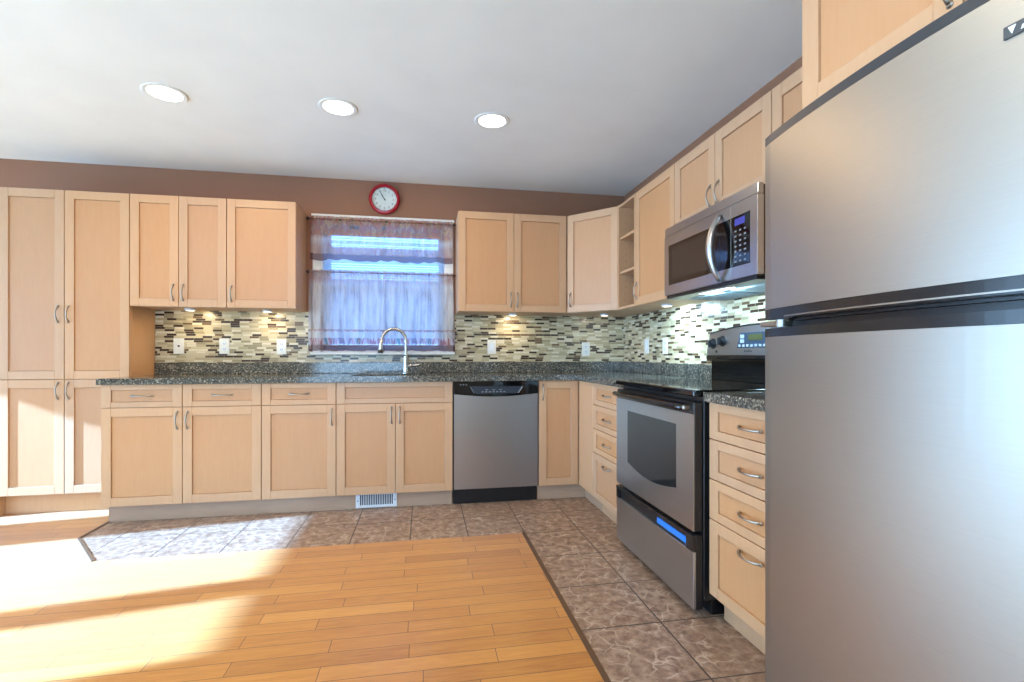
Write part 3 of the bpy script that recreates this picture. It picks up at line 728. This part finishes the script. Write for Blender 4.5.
# ------------------------------------------------------------------ countertops
def slab_cells(xs, ys, keep, z0, z1, bev=True):
    b = bmesh.new(); vm = {}
    def V(x, y):
        if (x, y) not in vm: vm[(x, y)] = b.verts.new((x, y, z1))
        return vm[(x, y)]
    fs = []
    for x0, x1 in zip(xs, xs[1:]):
        for y0, y1 in zip(ys, ys[1:]):
            if keep((x0+x1)/2, (y0+y1)/2): fs.append(b.faces.new((V(x0, y0), V(x1, y0), V(x1, y1), V(x0, y1))))
    r = bmesh.ops.extrude_face_region(b, geom=fs)
    for v in [e for e in r['geom'] if isinstance(e, bmesh.types.BMVert)]: v.co.z = z0
    bmesh.ops.recalc_face_normals(b, faces=b.faces[:])
    m = MB(); m.bm.free(); m.bm = b; return m
SX0, SX1, SY0, SY1 = -.50, .13, 3.545, 3.915
cf, rf = YB-.022, XB-.022
def keep(x, y):
    if SX0 < x < SX1 and SY0 < y < SY1: return False
    if y < cf and x < rf: return False
    if x < -1.967 and y > YU-.002: return False
    return True
t = thing('countertop', 'long L-shaped speckled dark granite countertop with sink cutout', 'countertop', (-.2, 3.76, ZB1), 'granite counters')
link('slab', slab_cells([-1.989, -1.967, SX0, SX1, rf, XW-.001], [2.622, cf, SY0, YU-.002, SY1, YW-.001], keep, ZB1, ZT), 'granite', t)
def upstand(a, b, label):
    c = (Vector(a)+Vector(b))/2; tag(link('granite_upstand', MB().box(a, b, ID, .002), 'granite', None, (c.x, c.y, ZT)), label, 'upstand', 'granite upstands')
upstand((-1.967, YW-.021, ZT), (XW-.001, YW-.001, 1.002), 'long dark granite upstand strip below the back wall mosaic')
upstand((XW-.021, 2.622, ZT), (XW-.001, YW-.022, 1.002), 'dark granite upstand strip on right wall from corner to range')
t = thing('countertop', 'short granite counter piece between range and refrigerator', 'countertop', (1.42, 1.54, ZB1), 'granite counters')
link('slab', MB().box((rf, 1.292, ZB1), (XW-.001, 1.796, ZT), ID, .002), 'granite', t)
# sink bowl
mb = MB(); e = .012; zb = .70
mb.box((SX0-e, SY0-e, zb), (SX1+e, SY1+e, zb+.01)); mb.box((SX0-e, SY0-e, zb+.01), (SX0, SY1+e, ZB1-.001)); mb.box((SX1, SY0-e, zb+.01), (SX1+e, SY1+e, ZB1-.001))
mb.box((SX0, SY0-e, zb+.01), (SX1, SY0, ZB1-.001)); mb.box((SX0, SY1, zb+.01), (SX1, SY1+e, ZB1-.001))
t = thing('sink', 'undermount steel sink bowl set in the granite under the window', 'sink', (-.185, 3.73, zb))
link('bowl', mb, 'sink_dark', t)
link('drain', MB().lathe([(0, 0), (.045, 0), (.045, .003), (.03, .001), (0, .001)], Matrix.Translation((-.185, 3.74, zb+.010)), 24), 'chrome', t)
# faucet
t = thing('faucet', 'tall brushed nickel gooseneck pull-down faucet behind the sink', 'faucet', (-.135, 3.968, ZT))
fx, fy = -.135, 3.968
mb = MB(); mb.lathe([(0, 0), (.030, 0), (.030, .006), (.024, .012), (.021, .07), (.021, .135), (.015, .142), (0, .142)], Matrix.Translation((fx, fy, ZT)), 24); link('base', mb, 'faucet_nickel', t)
pts = [(fx, fy, 1.05+.012*k) for k in range(10)]; R = .0925
for k in range(1, 19): a = k/18*PI*.97; pts.append((fx-R+R*math.cos(a), fy-.03*k/18, 1.165+.100*math.sin(a)))
mb = MB(); mb.tube(pts, .0125, ID, 14); link('neck', mb, 'faucet_nickel', t)
e_ = Vector(pts[-1]); mb = MB(); mb.tube([e_+Vector((0, 0, .012)), e_-Vector((.002, 0, .02)), e_-Vector((.006, 0, .06)), e_-Vector((.009, 0, .10))], [.014, .016, .019, .022], ID, 16); link('spray_head', mb, 'faucet_nickel', t)
mb = MB(); mb.tube([(fx+.015, fy, .975), (fx+.055, fy, .976)], .0125, ID, 12); mb.tube([(fx+.05, fy, .976), (fx+.075, fy-.01, .979), (fx+.105, fy-.02, .984)], [.010, .009, .008], ID, 10); link('lever_handle', mb, 'faucet_nickel', t)

# ------------------------------------------------------------------ floor register in the toe kick
t = thing('vent_register', 'white slotted floor register set in the toe kick under sink cabinet', 'vent', (-.319, YT-.004, .007))
TK = BACK(0, YT)
x0, x1, z0, z1 = -.457, -.181, .006, .103
mb = MB(); mb.box((x0, z0, 0), (x0+.028, z1, .008), TK, .002); mb.box((x1-.028, z0, 0), (x1, z1, .008), TK, .002); mb.box((x0+.028, z0, 0), (x1-.028, z0+.018, .008), TK, .002); mb.box((x0+.028, z1-.008, 0), (x1-.028, z1, .008), TK, .002)
link('frame', mb, 'white_metal', t)
link('backing', MB().box((x0+.02, z0+.01, 0), (x1-.02, z1-.004, .0012), TK), 'slot_dark', t)
mb = MB()
for k in range(18): mb.box((x0+.036+k*.0118, z0+.018, .001), (x0+.0405+k*.0118, z1-.008, .0068), TK)
link('louvres', mb, 'white_metal', t)
for u in (x0+.014, x1-.014): link('screw', MB().lathe([(0, 0), (.004, 0), (.004, .001), (0, .0014)], TK @ Matrix.Translation((u, .055, .008)), 10), 'slot_dark', t)

# ------------------------------------------------------------------ wall plates
TM = BACK(0, YW-.008); TRM = RIGHT(0, XW-.008)
def plate(kind, T, u, v, label):
    p = T @ Vector((u, v, 0)); t = thing({'duplex': 'electrical_outlet', 'rocker': 'light_switch', 'jack': 'phone_jack'}[kind], label, {'duplex': 'outlet', 'rocker': 'light switch', 'jack': 'phone jack'}[kind], p, 'white wall plates')
    link('cover_plate', MB().box((u-.036, v-.059, 0), (u+.036, v+.059, .006), T, .002), 'white_plastic', t)
    if kind == 'duplex':
        for s in (-.02, .02):
            m = MB(); m.lathe([(0, 0), (.0165, 0), (.0165, .0025), (0, .0025)], T @ Matrix.Translation((u, v+s, .005)), 16); r = link('receptacle', m, 'white_metal', t)
            m = MB(); m.box((u-.008, v+s-.005, .007), (u-.0055, v+s+.006, .0082), T); m.box((u+.0055, v+s-.005, .007), (u+.008, v+s+.006, .0082), T); m.box((u-.002, v+s-.011, .007), (u+.002, v+s-.007, .0082), T)
            link('slots', m, 'ink', r)
    elif kind == 'rocker':
        m = MB(); m.box((u-.0165, v-.033, .005), (u+.0165, v+.033, .009), T, .002); link('rocker', m, 'white_metal', t)
    else:
        m = MB(); m.box((u-.007, v-.007, .005), (u+.007, v+.007, .0075), T, .001); link('socket', m, 'ink', t)
plate('jack', TM, -1.807, 1.127, 'white phone jack plate nearest the tall pantry')
plate('duplex', TM, -1.492, 1.127, 'white outlet plate under the two-door wall cabinet left of the window')
plate('duplex', TM, -1.084, 1.124, 'white outlet plate just left of the window curtain')
plate('rocker', TM, .563, 1.127, 'white rocker switch plate on mosaic right of the faucet')
plate('duplex', TM, 1.386, 1.110, 'white outlet plate on back mosaic under the diagonal corner cabinet')
plate('rocker', TRM, -3.616, 1.130, 'white switch plate on right wall mosaic nearer the corner')
plate('duplex', TRM, -3.315, 1.127, 'white outlet plate on right wall mosaic nearer the range')

# ------------------------------------------------------------------ clock
t = thing('wall_clock', 'round red-rimmed wall clock above the window', 'clock', (-.307, YW, 2.312))
K = frame((-.307, YW, 2.312), (1, 0, 0), (0, -1, 0))
link('rim', MB().lathe([(0, 0.001), (.112, .001), (.122, .012), (.122, .026), (.114, .038), (.102, .040), (.096, .030), (.096, .012), (0, .012)], K, 48), 'clock_red', t)
face = link('dial', MB().lathe([(0, .0125), (.0955, .0125), (.0955, .015), (0, .015)], K, 48), 'clock_face', t)
mb = MB()
for k in range(60):
    a = k*PI/30; r0 = .088 if k % 5 else .084
    M = K @ Matrix.Rotation(-a, 4, 'Z'); mb.box((-.0007 if k % 5 else -.002, r0, .015), (.0007 if k % 5 else .002, .092, .0156), M)
link('minute_marks', mb, 'ink', face)
mb = MB()
for k in range(1, 13):
    c = bpy.data.curves.new('numeral', 'FONT'); c.body = str(k); c.size = .024; c.align_x = 'CENTER'; c.align_y = 'CENTER'; c.extrude = .0003
    o = bpy.data.objects.new('numeral', c); COL.objects.link(o); bpy.context.view_layer.update()
    me = bpy.data.meshes.new_from_object(o.evaluated_get(bpy.context.evaluated_depsgraph_get()))
    a = k*PI/6; tb = bmesh.new(); tb.from_mesh(me); mb._merge(tb, K @ Matrix.Translation((.070*math.sin(a), .070*math.cos(a), .0154)))
    bpy.data.objects.remove(o); bpy.data.meshes.remove(me)
link('numerals', mb, 'ink', face)
def hand(name, ang, L, w):
    M = K @ Matrix.Rotation(-ang, 4, 'Z'); link(name, MB().prism([(-w, -.012), (w, -.012), (w*.5, L), (-w*.5, L)], .0175, .019, M), 'ink', t)
hand('hour_hand', math.radians(326), .050, .0040); hand('minute_hand', math.radians(330), .074, .0028)
link('hub', MB().lathe([(0, .015), (.006, .015), (.006, .021), (0, .021)], K, 16), 'ink', t)

# ------------------------------------------------------------------ window dressing
def rod(z, label, x0, x1):
    t = thing('curtain_rod', label, 'curtain rod', (-.31, YW-.055, z), 'black curtain rods')
    link('pole', MB().tube([(x0, YW-.055, z), (x1, YW-.055, z)], .006, ID, 10), 'rod_black', t)
    for x, s in ((x0, -1), (x1, 1)):
        M = Matrix.Translation((x, YW-.055, z)) @ Matrix.Rotation(s*PI/2, 4, 'Y')
        link('finial', MB().lathe([(0, 0), (.007, 0), (.014, .006), (.015, .013), (.010, .020), (0, .022)], M, 14), 'rod_black', t)
        b = MB(); b.box((x-s*.03-.004, YW-.058, z-.022), (x-s*.03+.004, YW-.0165, z-.006)); link('bracket', b, 'rod_black', t)
rod(2.121, 'upper black curtain rod carrying the short valance', -.872, .262)
rod(1.707, 'lower black curtain rod carrying the cafe curtains', -.872, .262)

def curtain(name, x0, x1, z0, z1, rodz, mat, label, cat, seed, folds, amp, hemw, flare=0.0, group=None):
    """gathered sheet hung over a rod, hem waving a little"""
    rnd = random.Random(seed); nx, nz = int((x1-x0)*230), 44
    ph = [rnd.uniform(0, 6.28) for _ in range(6)]
    jit = [rnd.uniform(.7, 1.35) for _ in range(folds+2)]
    b = bmesh.new(); grid = []
    for i in range(nx+1):
        s = i/nx; row = []
        th = s*folds*2*PI+1.1*math.sin(s*7+ph[0])+.7*math.sin(s*19+ph[1])
        am = amp*jit[min(folds, int(s*folds))]
        for j in range(nz+1):
            f_ = j/nz; z = z0+(z1-z0)*f_
            drop = 1-f_
            x = x0+(x1-x0)*s+(s-.5)*flare*drop+.004*math.sin(th*1.0+2*drop)
            y = YW-.062-am*(.55+.7*drop)*math.sin(th+.5*drop)-.004*drop*math.sin(s*41+ph[2])
            k = (z-rodz)/.010
            y -= .010*math.exp(-k*k*.35)
            if f_ > .9: y -= .003*math.sin(s*230+ph[3])
            zz = z+hemw*drop*(math.sin(s*6.0*2*PI*.5+ph[4])*.6+math.sin(th)*.22)
            row.append(b.verts.new((x, min(y, YW-.02), zz)))
        grid.append(row)
    for i in range(nx):
        for j in range(nz):
            f = b.faces.new((grid[i][j], grid[i+1][j], grid[i+1][j+1], grid[i][j+1])); f.smooth = True
    m = MB(); m.bm.free(); m.bm = b
    return tag(link(name, m, mat, None, ((x0+x1)/2, YW-.06, z0)), label, cat, group)
curtain('valance', -.862, .232, 1.802, 2.140, 2.121, 'valance_cloth', 'short sheer printed valance across the top of the window', 'curtain', 3, 9, .011, .010)
curtain('cafe_curtain', -.868, -.3215, 1.092, 1.722, 1.707, 'cafe_cloth', 'left sheer cafe curtain over the lower window half', 'curtain', 5, 8, .011, .005, .03, 'sheer cafe curtains')
curtain('cafe_curtain', -.3205, .236, 1.092, 1.722, 1.707, 'cafe_cloth', 'right sheer cafe curtain over the lower window half, behind the faucet', 'curtain', 9, 8, .011, .005, .03, 'sheer cafe curtains')

t = thing('venetian_blind', 'white horizontal slat blind inside the window behind the curtains', 'blind', (-.306, YW+.045, 1.11))
bx0, bx1 = WX0+.022, WX1-.022
link('head_rail', MB().box((bx0, YW+.03, 2.02), (bx1, YW+.065, 2.06), ID, .002), 'white_paint', t)
mb = MB(); z = 1.16
while z < 2.01:
    ang = math.radians(66 if z < 1.66 else (44 if z < 1.82 else (62 if z < 1.93 else 26)))
    M = Matrix.Translation((0, YW+.048, z)) @ Matrix.Rotation(ang, 4, 'X')
    mb.quad([(bx0, -.0125, 0), (bx1, -.0125, 0), (bx1, .0125, 0), (bx0, .0125, 0)], M); z += .0195
link('slats', mb, 'blind_slat', t)
link('bottom_rail', MB().box((bx0, YW+.036, 1.128), (bx1, YW+.060, 1.142), ID, .002), 'white_paint', t)
mb = MB()
for x in (bx0+.12, -.306, bx1-.12): mb.tube([(x, YW+.034, 1.14), (x, YW+.034, 2.03)], .0011, ID, 5)
link('ladder_cords', mb, 'white_paint', t)

# ------------------------------------------------------------------ lamps
where = ['left', 'middle', 'right']
for (x, y), w in zip(ROW, where):
    t = thing('recessed_ceiling_light', {'left': 'round recessed ceiling light furthest left', 'middle': 'middle one of three round recessed ceiling lights', 'right': 'round recessed ceiling light furthest right, nearest the refrigerator'}[w], 'ceiling light', (x, y, ZC), 'recessed ceiling lights')
    M = Matrix.Translation((x, y, ZC)) @ Matrix.Rotation(PI, 4, 'X')
    link('trim_ring', MB().lathe([(.080, .001), (.105, .001), (.105, .004), (.100, .007), (.084, .007), (.080, .004), (.080, .001)], M, 40), 'white_paint', t)
    link('lens', MB().lathe([(0, .0005), (.080, .0005), (.080, .004), (0, .006)], M, 40), 'lamp_lens', t)
for (x, y, lab, col, en) in ((-1.655, 3.90, 'small under-cabinet light below the cabinet beside the pantry', (1, .78, .45), 1.3), (-1.145, 3.93, 'small under-cabinet light just left of the window', (1, .78, .45), 1.3),
                         (.715, 3.93, 'small under-cabinet light just right of the window', (1, .80, .5), 1.2), (1.46, 3.82, 'small under-cabinet light beneath the diagonal corner cabinet', (1, .88, .7), .5), (1.58, 3.00, 'small under-cabinet light beneath the cabinet beside the microwave', (.50, .80, 1.0), 9)):
    t = thing('under_cabinet_light', lab, 'light', (x, y, ZU0), 'under-cabinet lights')
    M = Matrix.Translation((x, y, ZU0)) @ Matrix.Rotation(PI, 4, 'X')
    link('housing', MB().lathe([(0, 0), (.036, 0), (.036, .010), (.030, .014), (.027, .012), (0, .012)], M, 28), 'white_metal', t)
    link('lens', MB().lathe([(0, .0122), (.0265, .0122), (.0265, .0145), (0, .0155)], M, 28), 'puck_lens', t)
    area('puck_light', (x, y, ZU0-.020), (0, .25, -1) if x < 1.5 else (.3, 0, -1), .05, .05, en, col, disk=True)
